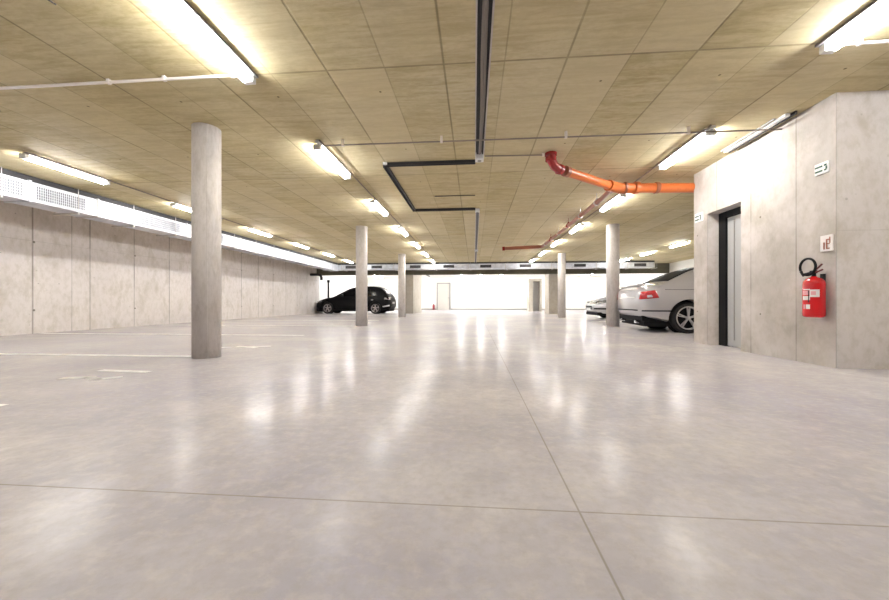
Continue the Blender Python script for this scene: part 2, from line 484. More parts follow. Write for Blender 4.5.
tray(-1.35, .03, 7.73, 7.80, 'dark cross run of cable tray returning to the middle, the farther one', 'x', M_drk, .045)
tray(.035, .125, 7.92, 18.2, 'far run of cable tray along the middle of the ceiling to the cross duct', 'y', M_galv2, .05, False)

# slim trunking on the ceiling by the stair block
r = thing('ceiling_trunking', 'white slim trunking with dark edges on the ceiling along the stair block', 'trunking')
BX('trunking_body', M_plast, (3.37, 3.42, 4.15, 5.1, H-.03, H-.001), parent=r)
BX('dark_edge', M_drk, (3.43, 3.45, 4.1, 5.1, H-.035, H-.001), parent=r)
BX('dark_edge', M_base, (3.33, 3.35, 4.25, 5.1, H-.02, H-.001), parent=r)

# ------------------------------------------------------------------ ducts
def grille_y(x, y0, y1, z0, z1, parent, bars=True):
    bm = bmesh.new()
    n = int((y1-y0)/.028)
    for i in range(n+1):
        y = y0+(y1-y0)*i/n; box(bm, x-.008, x+.002, y-.005, y+.005, z0, z1)
    m = 5
    for i in range(m+1):
        z = z0+(z1-z0)*i/m; box(bm, x-.007, x+.001, y0, y1, z-.003, z+.003)
    g = link_mesh('vent_grille', bm, M_galv, parent)
    BX('grille_back', M_grille, (x+.0005, x+.003, y0, y1, z0, z1), parent=g)
DX0, DX1, DZ0, DZ1 = -7.58, -7.15, 2.28, 2.60
duct = thing('air_duct', 'long silver rectangular air duct with grilles along the left wall', 'air duct', (0,0,0))
BX('duct_body', M_galv, (DX0, DX1, YB+.1, 18.25, DZ0, DZ1), parent=duct)
BX('gap_shade_strip', M_drk, (DX1-.06, DX1-.03, YB+.1, 18.25, DZ1, H-.001), parent=duct)  # dark strip stands in for the shade in the gap above the duct
fy = [-6.4,-4.3,-2.2,.0,2.4,3.95,5.16,6.2,8.3,10.35,12.4,14.5,16.6]
for i, y in enumerate(fy):
    BX('duct_flange', M_galv if i % 2 == 0 else M_galv2, (DX0-.02, DX1+.018, y-.017, y+.017, DZ0-.018, DZ1+.018), parent=duct, bev=.003)
for (a, b_) in ((4.2,5.06),(5.24,5.98),(7.0,8.1),(9.0,9.6),(11.0,11.7),(13.2,13.9),(15.4,16.1)):
    # the face of the duct looks to +x
    bm = bmesh.new(); n = int((b_-a)/.03); x = DX1
    for i in range(n+1):
        y = a+(b_-a)*i/n; box(bm, x+.001, x+.010, y-.004, y+.004, DZ0+.05, DZ1-.05)
    for i in range(6):
        z = DZ0+.05+(DZ1-DZ0-.1)*i/5; box(bm, x+.001, x+.009, a, b_, z-.003, z+.003)
    g = link_mesh('vent_grille', bm, M_galv, duct)
    BX('grille_back', M_grille, (x+.0002, x+.003, a, b_, DZ0+.05, DZ1-.05), parent=g)
for y in [k*1.05+.6 for k in range(-8, 17)]:
    bm = bmesh.new(); box(bm, DX0-.05, DX1+.03, y-.012, y+.012, DZ0-.045, DZ0-.02)
    tube(bm, (DX1+.022, y, DZ0-.03), (DX1+.022, y, H), .005, 8); tube(bm, (DX0-.03, y, DZ0-.03), (DX0-.03, y, H), .005, 8)
    link_mesh('hanger', bm, M_galv2, duct)
# crossing duct at the back
CDY0, CDY1, CDZ0, CDZ1 = 18.32, 18.85, 2.36, 2.62
duct2 = thing('air_duct', 'silver air duct crossing the full width in front of the far beam', 'air duct')
BX('duct_body', M_galv, (-7.58, 8.9, CDY0, CDY1, CDZ0, CDZ1), parent=duct2)
BX('gap_shade_strip', M_drk, (-7.2, 8.9, CDY0+.03, CDY0+.06, CDZ1, H-.001), parent=duct2)  # shade of the gap over the crossing duct, put in as a dark strip
for xc in (-6.5, -5.1, -3.05, -1.3, .6, 2.6, 5.3, 6.9, 8.2):
    bm = bmesh.new()
    for i in range(15): 
        x = xc-.28+.56*i/14; box(bm, x-.004, x+.004, CDY0-.010, CDY0-.001, CDZ0+.06, CDZ1-.06)
    for i in range(3):
        z = CDZ0+.06+(CDZ1-CDZ0-.12)*i/2; box(bm, xc-.28, xc+.28, CDY0-.010, CDY0-.001, z-.004, z+.004)
    g = link_mesh('vent_grille', bm, M_drk, duct2)
    BX('grille_back', M_darkgr, (xc-.28, xc+.28, CDY0-.003, CDY0-.0002, CDZ0+.06, CDZ1-.06), parent=g)
for x in (-7.0,-4.2,-2.1,-.3,1.6,3.9,6.1,7.6,8.86):
    BX('duct_flange', M_galv2, (x-.018, x+.018, CDY0-.015, CDY1+.015, CDZ0-.015, CDZ1+.015), parent=duct2)
    b = bmesh.new(); tube(b, (x+.12, CDY0-.02, CDZ0-.02), (x+.12, CDY0-.02, H), .006, 8); box(b, x+.10, x+.14, CDY0-.03, CDY1+.02, CDZ0-.04, CDZ0-.016)
    link_mesh('hanger', b, M_galv2, duct2)
# rainwater down pipe with bend below the duct corner
bm = bmesh.new(); path_tube(bm, [(-8.99,18.9,2.16),(-8.55,18.9,2.16),(-8.42,18.9,2.12),(-8.36,18.9,2.0),(-8.36,18.9,1.86)], .07, 14)
o = link_mesh('duct_elbow', bm, M_drk, smooth=True); tag(o, 'dark bent pipe stub on the left wall under the duct corner', 'pipe')
bm = bmesh.new(); path_tube(bm, [(-8.93,21.2,0),(-8.93,21.2,1.95)], .045, 10); box(bm, -8.985,-8.87,21.13,21.27,1.85,2.0)
tag(link_mesh('upright_pipe', bm, M_trim), 'thin dark upright pipe on the wall behind the nose of the black hatchback', 'post')
# dark short tray in the far bay
bm = bmesh.new(); box(bm, -3.06,-2.98,21.0,24.0,2.36,2.41); tube(bm,(-3.02,21.2,2.4),(-3.02,21.2,H),.01,8); tube(bm,(-3.02,23.8,2.4),(-3.02,23.8,H),.01,8)
tag(link_mesh('hanging_rail', bm, M_drk), 'short dark rail hanging in the far bay up left of the pale door', 'rail')

# ------------------------------------------------------------------ orange drain pipe
zp = 2.50
def elbow_pts(a, b, c, r, n=6):
    a, b, c = Vector(a), Vector(b), Vector(c)
    u = (a-b).normalized(); v = (c-b).normalized()
    p0, p2 = b+u*r, b+v*r
    return [p0*(1-s)**2+b*2*s*(1-s)+p2*s*s for s in [i/n for i in range(n+1)]]
J = Vector((2.32, 5.98, zp))
dp = thing('drain_pipe', 'bright orange drain pipe with dark red elbow by the stair block', 'pipe', (0,0,0))
bm = bmesh.new(); path_tube(bm, [(4.3,6.14,zp+.01),(J.x+.20,6.0,zp)], .078, 20); link_mesh('pipe_section', bm, M_orange, dp, True)
bm = bmesh.new()
path_tube(bm, [(J.x+.24,6.0,zp),(J.x+.05,5.985,zp),(J.x-.03,5.95,zp),(J.x-.16,5.86,zp)], .084, 20); link_mesh('junction_fitting', bm, M_orange, dp, True)
A2 = Vector((1.29, 5.17, zp+.01))
bm = bmesh.new(); path_tube(bm, [(J.x-.1,5.9,zp), A2], .064, 20); link_mesh('pipe_section', bm, M_orange, dp, True)
def ring(c, d, r, w, mat, name='coupling'):
    c = Vector(c); d = Vector(d).normalized(); b = bmesh.new(); tube(b, c-d*w/2, c+d*w/2, r, 24)
    return link_mesh(name, b, mat, dp, True)
dd = (A2-J)
ring(J+dd*.17, dd, .086, .06, M_orange); ring(A2-dd*.02, dd, .075, .07, M_orangd); ring(A2+dd*.09, dd, .070, .05, M_redpipe)
ring((J.x+.3,5.99,zp), (1,.07,0), .096, .06, M_orange); ring((2.95,6.02,zp), (1,.07,0), .09, .05, M_orangd, 'clamp'); ring((J.x+.12,5.985,zp), (1,.05,0), .096, .03, M_orangd, 'clamp')
bm = bmesh.new()
e1 = A2+dd.normalized()*.07
path_tube(bm, [e1, e1+dd.normalized()*.07, e1+dd.normalized()*.16+Vector((0,0,.025)), e1+dd.normalized()*.21+Vector((-.01,-.01,.085)), e1+dd.normalized()*.22+Vector((-.01,-.01,.185))], .062, 20)
link_mesh('elbow', bm, M_redpipe, dp, True)
et = e1+dd.normalized()*.22+Vector((-.01,-.01,0))
ring((et.x, et.y, zp+.11), (0,0,1), .074, .045, M_redpipe); ring((et.x, et.y, H-.024), (0,0,1), .080, .035, M_redpipe)
# thin branch running back along the right aisle row, then across
dq = thing('drain_pipe', 'long thin brownish pipe running back from the orange pipe', 'pipe', (0,0,0))
X2 = 2.30
bm = bmesh.new(); path_tube(bm, [(J.x-.08,6.05,zp),(X2-.03,6.3,zp+.01),(X2,6.6,zp+.02),(X2,12.1,zp+.02)], .042, 14); link_mesh('pipe_section', bm, M_orangd, dq, True)
bm = bmesh.new(); path_tube(bm, [(X2+.16,6.2,zp+.07),(X2+.10,6.7,zp+.10),(X2+.10,12.0,zp+.10)], .016, 10); link_mesh('companion_conduit', bm, M_cond, dq, True)
bm = bmesh.new(); path_tube(bm, elbow_pts((X2,11.9,zp+.02),(X2,12.25,zp+.02),(X2-.3,12.28,zp+.02),.14), .050, 14); link_mesh('elbow', bm, M_orangd, dq, True)
bm = bmesh.new(); path_tube(bm, [(X2-.1,12.25,zp+.02),(.98,12.42,zp-.005)], .058, 14); link_mesh('pipe_section', bm, M_orangd, dq, True)
for y in (6.9,7.9,8.9,9.9,10.9,11.7):
    b = bmesh.new(); tube(b, (X2,y-.02,zp+.02), (X2,y+.02,zp+.02), .056, 16); tube(b, (X2,y,zp+.05), (X2,y,H-.002), .006, 6)
    box(b, X2-.02, X2+.14, y-.012, y+.012, zp+.08, zp+.10)
    link_mesh('pipe_clamp', b, M_redpipe if y in (8.9,10.9) else M_galv2, dq)
b = bmesh.new(); tube(b, (.98,12.42,zp-.005), (1.06,12.41,zp-.003), .068, 16); link_mesh('end_cap', b, M_redpipe, dq, True)

# ------------------------------------------------------------------ signs and extinguisher on the stair block
sx = CX-.012
o = BX('exit_sign', M_plast, (sx, CX-.0005, 3.84, 3.985, 1.95, 2.065), bev=.002)
tag(o, 'small white sign with dark green bars high on the stair block near its front corner', 'sign')
def sign_bars(par, yc, zc, k, mat):
    bm = bmesh.new(); X0, X1 = sx-.004, sx-.0003
    # y decreasing = to the right in the picture
    for z in (zc+.022*k, zc-.030*k): box(bm, X0, X1, yc-.005*k, yc+.085*k, z-.010*k, z+.010*k)
    box(bm, X0, X1, yc-.055*k, yc-.025*k, zc+.015*k, zc+.036*k)
    box(bm, X0, X1, yc-.062*k, yc-.045*k, zc-.028*k, zc+.010*k)
    box(bm, X0, X1, yc-.052*k, yc-.028*k, zc-.040*k, zc-.022*k)
    return link_mesh('sign_symbol', bm, mat, par)
sign_bars(o, 3.905, 2.008, .85, M_green)
o = BX('exit_sign', M_plast, (sx, CX-.0005, 5.79, 5.99, 1.91, 2.05), bev=.002)
tag(o, 'small white sign with dark bars left of the stair block door', 'sign')
sign_bars(o, 5.89, 1.975, 1.0, M_green)
o = BX('extinguisher_sign', M_label, (sx, CX-.0005, 3.80, 3.925, 1.16, 1.32), bev=.002)
tag(o, 'small white and red pictogram sign right above the fire extinguisher', 'sign')
M_signred = base_mat('sign_brown_red', (.30,.10,.06), .5)
bm = bmesh.new(); X0, X1 = sx-.004, sx-.0003
for a, b_, c_, d_ in ((.077,.089,.02,.09),(.05,.062,.02,.12),(.027,.05,.107,.12),(.027,.05,.067,.077),(.027,.047,.02,.031),(.020,.029,.077,.138)):
    box(bm, X0, X1, 3.80+a, 3.80+b_, 1.16+c_, 1.16+d_)
link_mesh('sign_symbol', bm, M_signred, o)

ey, er = 3.90, .085
ex = CX-.008-er
ext = thing('fire_extinguisher', 'red fire extinguisher with black hose loop hanging on the stair block', 'fire extinguisher', (ex, ey, .495))
bm = bmesh.new(); lathe(bm, [(er*.80,0),(er*.97,.012),(er,.03),(er,.335),(er*.94,.365),(er*.72,.390),(er*.35,.405),(.018,.415)], 36); link_mesh('cylinder', bm, M_red, ext, True)
bm = bmesh.new(); lathe(bm, [(.018,.405),(.020,.42),(.016,.425),(.016,.455)], 16); box(bm, -.018,.018,-.022,.03,.445,.475, bev=.004); link_mesh('valve', bm, M_blk, ext)
bm = bmesh.new(); path_tube(bm, [(-.0,-.01,.472),(-.01,-.06,.50),(-.01,-.095,.53)], .008, 8); path_tube(bm, [(0,-.01,.455),(-.01,-.06,.462),(-.01,-.10,.475)], .008, 8); link_mesh('squeeze_handle', bm, base_mat('handle_dark_red', (.12,.01,.01), .4), ext)
bm = bmesh.new()
hp = [(-.02, .045+.085*math.cos(a), .515+.085*math.sin(a)) for a in [math.radians(-60-x) for x in range(0, 330, 12)]]
path_tube(bm, [(-.01,-.01,.46)]+hp, .0115, 10); link_mesh('hose', bm, M_blk, ext, True)
bm = bmesh.new(); a = math.radians(-30); tube(bm, (-.02, .045+.085*math.cos(a), .515+.085*math.sin(a)), (-.02, .045+.088*math.cos(a)-.03, .515+.085*math.sin(a)-.05), .013, 12, .009); link_mesh('nozzle', bm, M_blk, ext, True)
def cyl_patch(a0, a1, z0, z1, mat, name):
    bm = bmesh.new(); n = 8; r = er+.0012
    A = [bm.verts.new((r*math.cos(math.radians(a0+(a1-a0)*i/n)), r*math.sin(math.radians(a0+(a1-a0)*i/n)), z0)) for i in range(n+1)]
    B = [bm.verts.new((v.co.x, v.co.y, z1)) for v in A]
    for i in range(n): bm.faces.new((A[i], A[i+1], B[i+1], B[i]))
    return link_mesh(name, bm, mat, ext)
# the side turned to the viewer is about -135..-200 degrees
for a0, a1, z0, z1, m_ in ((-198,-160,.225,.268,M_labelp),(-196,-150,.175,.215,M_label),(-152,-104,.205,.280,M_label),(-160,-154,.15,.27,M_blk),(-146,-122,.225,.262,M_labelp),
                          (-190,-176,.085,.130,M_labelp),(-172,-150,.085,.130,M_label),(-190,-150,.275,.286,M_label)):
    cyl_patch(a0, a1, z0, z1, m_, 'label_sticker')
BX('wall_bracket', M_blk, (er-.01, er+.0078, -.02, .02, .25, .44), parent=ext)
# small extinguisher far away
e2 = thing('fire_extinguisher', 'tiny dark red fire extinguisher standing on the floor beside the far door', 'fire extinguisher', (-3.35, YF-.2, 0))
bm = bmesh.new(); lathe(bm, [(.09,0),(.095,.02),(.095,.36),(.06,.42),(.03,.44)], 20); link_mesh('cylinder', bm, base_mat('old_red', (.22,.02,.03), .4), e2, True)
bm = bmesh.new(); box(bm, -.03,.03,-.03,.05,.44,.50, bev=.005); link_mesh('valve', bm, M_blk, e2)

# ------------------------------------------------------------------ painted floor markings
def flat_poly(name, pts, label):
    bm = bmesh.new(); prism(bm, pts, .0006, .0022)
    return tag(link_mesh(name, bm, M_paint), label, 'floor marking')
def bayline(y, x0, x1, label, w=.10):
    flat_poly('bay_line', [(x0,y-w/2),(x1,y-w/2),(x1,y+w/2),(x0,y+w/2)], label)
bayline(3.97, -8.95, -3.26, 'white painted bay line on the floor reaching the near column', .11)
bayline(6.65, -8.95, -3.3, 'white painted bay line on the floor behind the near column')
bayline(9.37, -8.95, -3.3, 'white painted bay line on the floor reaching the second column')
bayline(12.1, -8.95, -3.3, 'white painted bay line on the floor before the third column')
bayline(16.9, -8.95, -3.3, 'white painted bay line on the floor in front of the black hatchback')
bayline(12.2, 3.9, 9.8, 'white painted bay line on the floor between the two silver cars')
def stroke(bm, pts, w):
    for a, b in zip(pts, pts[1:]):
        a = Vector((*a, 0)); b = Vector((*b, 0)); d = (b-a).normalized(); n = Vector((-d.y, d.x, 0))*w/2
        a = a-d*w*.3; b = b+d*w*.3
        q = [a+n, b+n, b-n, a-n]
        lo = [bm.verts.new((v.x, v.y, .0006)) for v in q]; hi = [bm.verts.new((v.x, v.y, .0024)) for v in q]
        for i in range(4): bm.faces.new((lo[i], lo[(i+1) % 4], hi[(i+1) % 4], hi[i]))
        bm.faces.new(lo[::-1]); bm.faces.new(hi)
def marking(strokes, w, label):
    bm = bmesh.new()
    for s in strokes: stroke(bm, s, w)
    tag(link_mesh('bay_number', bm, M_paint), label, 'floor marking')
marking([[(-3.52,3.09),(-3.03,3.06)],[(-3.48,2.74),(-3.30,2.80),(-3.16,2.72),(-3.06,2.83)]], .075, 'white painted bay mark of two strokes on the floor in front of the near column')
marking([[(-3.05,1.98),(-2.96,1.98)]], .07, 'end of a white painted stroke on the floor at the left edge of the view')
marking([[(-3.62,4.78),(-3.0,4.98)],[(-3.45,4.95),(-3.1,4.8)]], .08, 'white painted bay mark on the floor just right of the near column')

# ------------------------------------------------------------------ cars
def interp(keys, x):
    """smooth (catmull) interpolation of [(x, v)]"""
    if x <= keys[0][0]: return keys[0][1]
    if x >= keys[-1][0]: return keys[-1][1]
    for i in range(len(keys)-1):
        if keys[i][0] <= x <= keys[i+1][0]:
            x0, v0 = keys[i]; x1, v1 = keys[i+1]
            h = x1-x0; t_ = (x-x0)/h
            m = (v1-v0)/h
            ma = m if i == 0 else (v1-keys[i-1][1])/(x1-keys[i-1][0])
            mb = m if i == len(keys)-2 else (keys[i+2][1]-v0)/(keys[i+2][0]-x0)
            if i > 0 and (v0-keys[i-1][1])*(v1-v0) <= 0: ma = 0
            if i < len(keys)-2 and (keys[i+2][1]-v1)*(v1-v0) <= 0: mb = 0
            h00 = 2*t_**3-3*t_**2+1; h10 = t_**3-2*t_**2+t_; h01 = -2*t_**3+3*t_**2; h11 = t_**3-t_**2
            return h00*v0+h10*h*ma+h01*v1+h11*h*mb

SEC = [(0,0),(.80,0),(.93,.05),(.985,.25),(1.0,.50),(.985,.72),(.955,.86),(.90,.95),(.62,1.0),(0,1.03)]   # (half width, height) shares
class Car:
    def __init__(s, name, label, loc, rotz, paint, glass, spec):
        s.k = spec; s.glass = glass
        s.root = thing(name, label, 'car', loc, rotz)
        s.paint = paint
        k = spec
        # body; x = 0 tail, x = L nose, sideways y
        xs = sorted(set([k['hw'][0][0]+ (k['L'])*i/64 for i in range(65)]+[a+b for a in (0, k['L']) for b in ((.02,.05,.09,.13) if a == 0 else (-.02,-.05,-.09,-.13))]))
        bm = bmesh.new(); rings = []
        for x in xs:
            pts = [s.bp(x, i) for i in range(len(SEC))]
            ring_ = [bm.verts.new(p) for p in pts]+[bm.verts.new((p[0], -p[1], p[2])) for p in pts[-2:0:-1]]
            rings.append(ring_)
        n = len(rings[0])
        for A, B in zip(rings, rings[1:]):
            for i in range(n): bm.faces.new((A[i], A[(i+1) % n], B[(i+1) % n], B[i]))
        bm.faces.new(rings[0]); bm.faces.new(rings[-1][::-1])
        body = link_mesh('body', bm, paint, s.root, True)
        s.body = body
        # wheel arches
        cb = bmesh.new()
        for wx in k['wheels']:
            for sg in (-1, 1):
                lathe(cb, [(k['wr']+.055, sg*(k['W']/2-.30)), (k['wr']+.055, sg*(k['W']/2+.2))], 40, 'y', (wx, 0, k['wr']+.01))
        cut = link_mesh('cutter', cb, M_trim)
        m = body.modifiers.new('b', 'BOOLEAN'); m.operation = 'DIFFERENCE'; m.object = cut; m.solver = 'EXACT'
        cut.matrix_world = s.world()
        body.matrix_parent_inverse = Matrix.Identity(4)
        bpy.context.view_layer.update()
        dg = bpy.context.evaluated_depsgraph_get()
        me = bpy.data.meshes.new_from_object(body.evaluated_get(dg))
        body.modifiers.clear(); body.data = me
        bpy.data.objects.remove(cut)
        for p in me.polygons: p.use_smooth = True
        try: me.set_sharp_from_angle(angle=math.radians(35))
        except Exception: pass
        # greenhouse
        gx0, gx1 = k['roof'][0][0], k['roof'][-1][0]
        xs = [gx0+(gx1-gx0)*i/48 for i in range(49)]
        bm = bmesh.new(); rings = []
        for x in xs:
            z = interp(k['roof'], x); zb = k['zb']
            he = max(zb+.001, z-.06)
            w0 = k['gw']; w1 = w0-k['lean']*(he-zb)
            pts = [(x, w0, zb-.12), (x, w0, zb), (x, w1, he), (x, w1-.045, he+.72*(z-he)), (x, w1*.62, z), (x, 0, z+.015)]
            rings.append([bm.verts.new(p) for p in pts]+[bm.verts.new((p[0], -p[1], p[2])) for p in pts[-2::-1]])
        n = len(rings[0])
        for A, B in zip(rings, rings[1:]):
            for i in range(n): bm.faces.new((A[i], A[(i+1) % n], B[(i+1) % n], B[i]))
        bm.faces.new(rings[0]); bm.faces.new(rings[-1][::-1])
        link_mesh('cabin', bm, paint, s.root, True)
        # side windows, windscreen, rear window
        for sg in (1, -1):
            for poly in k['side']: s.side_glass(poly, sg)
        s.top_glass('windscreen', *k['front_glass']); s.top_glass('rear_window', *k['rear_glass'])
        for wx in k['wheels']:
            for sg in (-1, 1): s.wheel(wx, sg)
    def world(s):
        return Matrix.Translation(s.root.location) @ Matrix.Rotation(s.root.rotation_euler[2], 4, 'Z')
    def bp(s, x, i, off=0.0):
        k = s.k; hw = interp(k['hw'], x); zb = interp(k['zbot'], x); zt = interp(k['ztop'], x)
        a, b = SEC[i]
        return (x, a*hw, zb+b*(zt-zb))
    def by(s, x, z):
        """half width of the body at x, z"""
        k = s.k; hw = interp(k['hw'], x); zb = interp(k['zbot'], x); zt = interp(k['ztop'], x)
        f = (z-zb)/(zt-zb)
        for (a0, b0), (a1, b1) in zip(SEC[1:], SEC[2:]):
            if b0 <= f <= b1: return hw*(a0+(a1-a0)*(f-b0)/(b1-b0))
        return hw*.9
    def patch(s, name, quad, mat, sg=-1, off=.004, nx=10, nz=5, parent=None, both=False):
        """quad: four (x, z) corners on the body side"""
        for g in ((1, -1) if both else (sg,)):
            bm = bmesh.new(); G = []
            (a, b, c, d_) = [Vector(q) for q in quad]
            for i in range(nx+1):
                row = []
                for j in range(nz+1):
                    u, v = i/nx, j/nz
                    p = (a*(1-u)+b*u)*(1-v)+(d_*(1-u)+c*u)*v
                    y = s.by(p.x, p.y)+off
                    row.append(bm.verts.new((p.x-(off if p.x < .3 else (-off if p.x > s.k['L']-.3 else 0)), g*y, p.y)))
                G.append(row)
            for i in range(nx):
                for j in range(nz): bm.faces.new((G[i][j], G[i+1][j], G[i+1][j+1], G[i][j+1]))
            o = link_mesh(name, bm, mat, parent or s.root, True)
            md = o.modifiers.new('s', 'SOLIDIFY'); md.thickness = .004; md.offset = 0
    def side_glass(s, poly, sg):
        k = s.k; bm = bmesh.new(); v0 = []; v1 = []
        for (x, z) in poly:
            y = k['gw']-k['lean']*(z-k['zb'])
            v0.append(bm.verts.new((x, sg*(y+.004), z))); v1.append(bm.verts.new((x, sg*(y-.004), z)))
        n = len(poly)
        bm.faces.new(v0); bm.faces.new(v1[::-1])
        for i in range(n): bm.faces.new((v0[i], v0[(i+1) % n], v1[(i+1) % n], v1[i]))
        link_mesh('side_window', bm, s.glass, s.root)
    def top_glass(s, name, xa, xb, frac=.86):
        k = s.k; bm = bmesh.new(); G = []
        for i in range(13):
            x = xa+(xb-xa)*i/12
            z = interp(k['roof'], x); he = max(k['zb']+.001, z-.06); w1 = k['gw']-k['lean']*(he-k['zb'])
            row = []
            for j in range(-8, 9):
                y = j/8*w1*frac; a = abs(y)
                if a <= w1*.62: zz = z+.015*(1-a/(w1*.62))
                else: zz = z-(z-(he+.72*(z-he)))*(a-w1*.62)/(w1-.045-w1*.62)
                row.append(bm.verts.new((x, y, zz+.006)))
            G.append(row)
        for i in range(12):
            for j in range(16): bm.faces.new((G[i][j], G[i+1][j], G[i+1][j+1], G[i][j+1]))
        o = link_mesh(name, bm, s.glass, s.root, True)
        md = o.modifiers.new('s', 'SOLIDIFY'); md.thickness = .004; md.offset = 0
    def wheel(s, wx, sg):
        k = s.k; R = k['wr']; w = .20; yo = k['W']/2-.02; rr = R*k['rimf']
        bm = bmesh.new()
        prof = [(rr, yo-w), (R*.93, yo-w), (R, yo-w+.03), (R, yo-.03), (R*.94, yo-.004), (rr+.01, yo), (rr, yo-.012)]
        lathe(bm, [(r, sg*y) for r, y in prof], 40, 'y', (wx, 0, R), closed=True)
        tyre = link_mesh('tyre', bm, M_rub, s.root, True)
        bm = bmesh.new(); y1 = yo-.006
        lathe(bm, [(rr*.99, sg*(y1-.10)), (rr*.99, sg*y1), (rr*.90, sg*(y1-.004)), (rr*.90, sg*(y1-.10))], 40, 'y', (wx, 0, R), closed=True)
        lathe(bm, [(R*.13, sg*(y1-.06)), (R*.13, sg*(y1-.012)), (R*.07, sg*(y1-.008))], 20, 'y', (wx, 0, R))
        n = k['spokes']
        for i in range(n):
            a = 2*PI*i/n+.3
            for da in k['twin']:
                p0 = Vector((math.cos(a+da*1.2), 0, math.sin(a+da*1.2)))*R*.10; p1 = Vector((math.cos(a+da), 0, math.sin(a+da)))*rr*.93
                sd = (p1-p0).normalized().cross(Vector((0,1,0)))*k['sw']
                for q0, q1 in ((y1-.05, y1-.014),):
                    vs = [p0+sd, p1+sd*.75, p1-sd*.75, p0-sd]
                    A = [bm.verts.new((wx+v.x, sg*q1, R+v.z)) for v in vs]; B = [bm.verts.new((wx+v.x, sg*q0, R+v.z)) for v in vs]
                    bm.faces.new(A); bm.faces.new(B[::-1])
                    for j in range(4): bm.faces.new((A[j], A[(j+1) % 4], B[(j+1) % 4], B[j]))
        link_mesh('rim', bm, k['rim'], tyre)
        bm = bmesh.new(); lathe(bm, [(rr*.98, sg*(y1-.12)), (rr*.98, sg*(y1-.09))], 32, 'y', (wx, 0, R)); link_mesh('brake_disc', bm, M_trim, tyre)
        bm = bmesh.new(); lathe(bm, [(R+.05, sg*(yo-.26)), (R+.05, sg*(yo-.245))], 32, 'y', (wx, 0, R+.01)); link_mesh('wheel_housing', bm, M_trim, s.root)
    def bx(s, name, mat, *b, bev=0.0, parent=None):
        return BX(name, mat, *b, parent=parent or s.root, bev=bev)
    def mirror(s, x, z, mat):
        for sg in (1, -1):
            bm = bmesh.new()
            bmesh.ops.create_uvsphere(bm, u_segments=16, v_segments=10, radius=1, matrix=Matrix.Translation((x, sg*(s.k['gw']+.17), z)) @ Matrix.Diagonal((.07,.11,.075,1)))
            tube(bm, (x, sg*(s.k['gw']-.02), z-.05), (x, sg*(s.k['gw']+.14), z-.02), .02, 8)
            link_mesh('side_mirror', bm, mat, s.root, True)
    def seam(s, x, z0, z1, w=.007):
        s.patch('door_seam', [(x-w/2, z0), (x+w/2, z0), (x+w/2, z1), (x-w/2, z1)], M_trim, off=.001, nx=1, nz=6, both=True)
    def handle(s, x, z):
        for g in (1, -1):
            y = s.by(x, z); s.bx('door_handle', s.paint, (x-.09, x+.09, g*y-.012, g*y+.014, z-.016, z+.016), bev=.008)

# --- big silver saloon, tail towards the aisle ---
sal = dict(L=4.85, W=1.80, wr=.320, wheels=(.90, 3.80), rimf=.76, spokes=5, twin=(-.1,.1), sw=.011, rim=M_rim,
  hw=[(0,.70),(.04,.775),(.10,.83),(.25,.872),(.6,.893),(1.2,.90),(3.6,.90),(4.2,.88),(4.55,.82),(4.75,.70),(4.85,.52)],
  zbot=[(0,.42),(.06,.34),(.3,.28),(.6,.22),(1.2,.19),(4.3,.17),(4.7,.20),(4.85,.28)],
  ztop=[(0,.92),(.035,.985),(.10,1.03),(.3,1.045),(.9,1.04),(1.5,.99),(3.1,.97),(3.5,.95),(4.2,.88),(4.6,.78),(4.85,.62)],
  zb=.965, gw=.835, lean=.38,
  roof=[(.32,1.0),(.52,1.085),(.75,1.20),(1.0,1.315),(1.3,1.41),(1.7,1.46),(2.2,1.475),(2.6,1.44),(2.95,1.34),(3.25,1.18),(3.62,.97)],
  side=[[(1.22,1.02),(1.85,1.005),(1.85,1.375),(1.55,1.345),(1.34,1.22)], [(1.92,.995),(2.35,.995),(2.35,1.35),(1.92,1.35)],
        [(2.42,.995),(3.28,.995),(3.18,1.06),(2.90,1.27),(2.66,1.335),(2.42,1.35)]],
  front_glass=(2.90,3.50,.86), rear_glass=(.56,1.26,.90))
bmw = Car('silver_saloon_car', 'large silver saloon car with red tail lamps parked tail out beside the stair block', (3.58, 8.64, 0), math.radians(-4), M_silver, M_glass, sal)
bmw.patch('tail_lamp', [(.0,.705),(.33,.735),(.27,.90),(.03,.87)], M_tail, both=True, nx=14, nz=6, off=.006)
bmw.patch('tail_lamp_lens', [(.12,.745),(.22,.75),(.20,.80),(.12,.795)], M_tailc, both=True, off=.009)
bmw.patch('bumper_strip', [(.04,.45),(.60,.45),(.60,.475),(.04,.475)], M_trim, both=True, off=.004)
bmw.seam(1.28, .3, .95); bmw.seam(2.38, .25, .95); bmw.seam(3.35, .3, .93); bmw.handle(1.55, .86); bmw.handle(2.6, .85)
bmw.patch('shoulder_line', [(.45,.905),(3.6,.875),(3.6,.882),(.45,.912)], M_trim, both=True, off=.001, nx=16, nz=1)
bmw.mirror(3.05, 1.03, M_silver)
bmw.bx('boot_chrome_strip', M_chrome, (-.014, .0, -.5, .5, .735, .76), bev=.004)
bmw.bx('boot_lid_edge', M_silver, (.0, .12, -.62, .62, 1.005, 1.045), bev=.01)
bmw.bx('rear_reflector_band', M_trim, (-.006, .0, -.62, .62, .46, .485))
bmw.bx('underbody', M_trim, (.10, 4.6, -.72, .72, .13, .24), (.05,.6,-.74,.74,.24,.36), bev=.02)
for g in (-.45, .45):
    b = bmesh.new(); tube(b, (.0, g, .215), (.25, g, .215), .035, 16); link_mesh('exhaust_pipe', b, M_chrome, bmw.root, True)

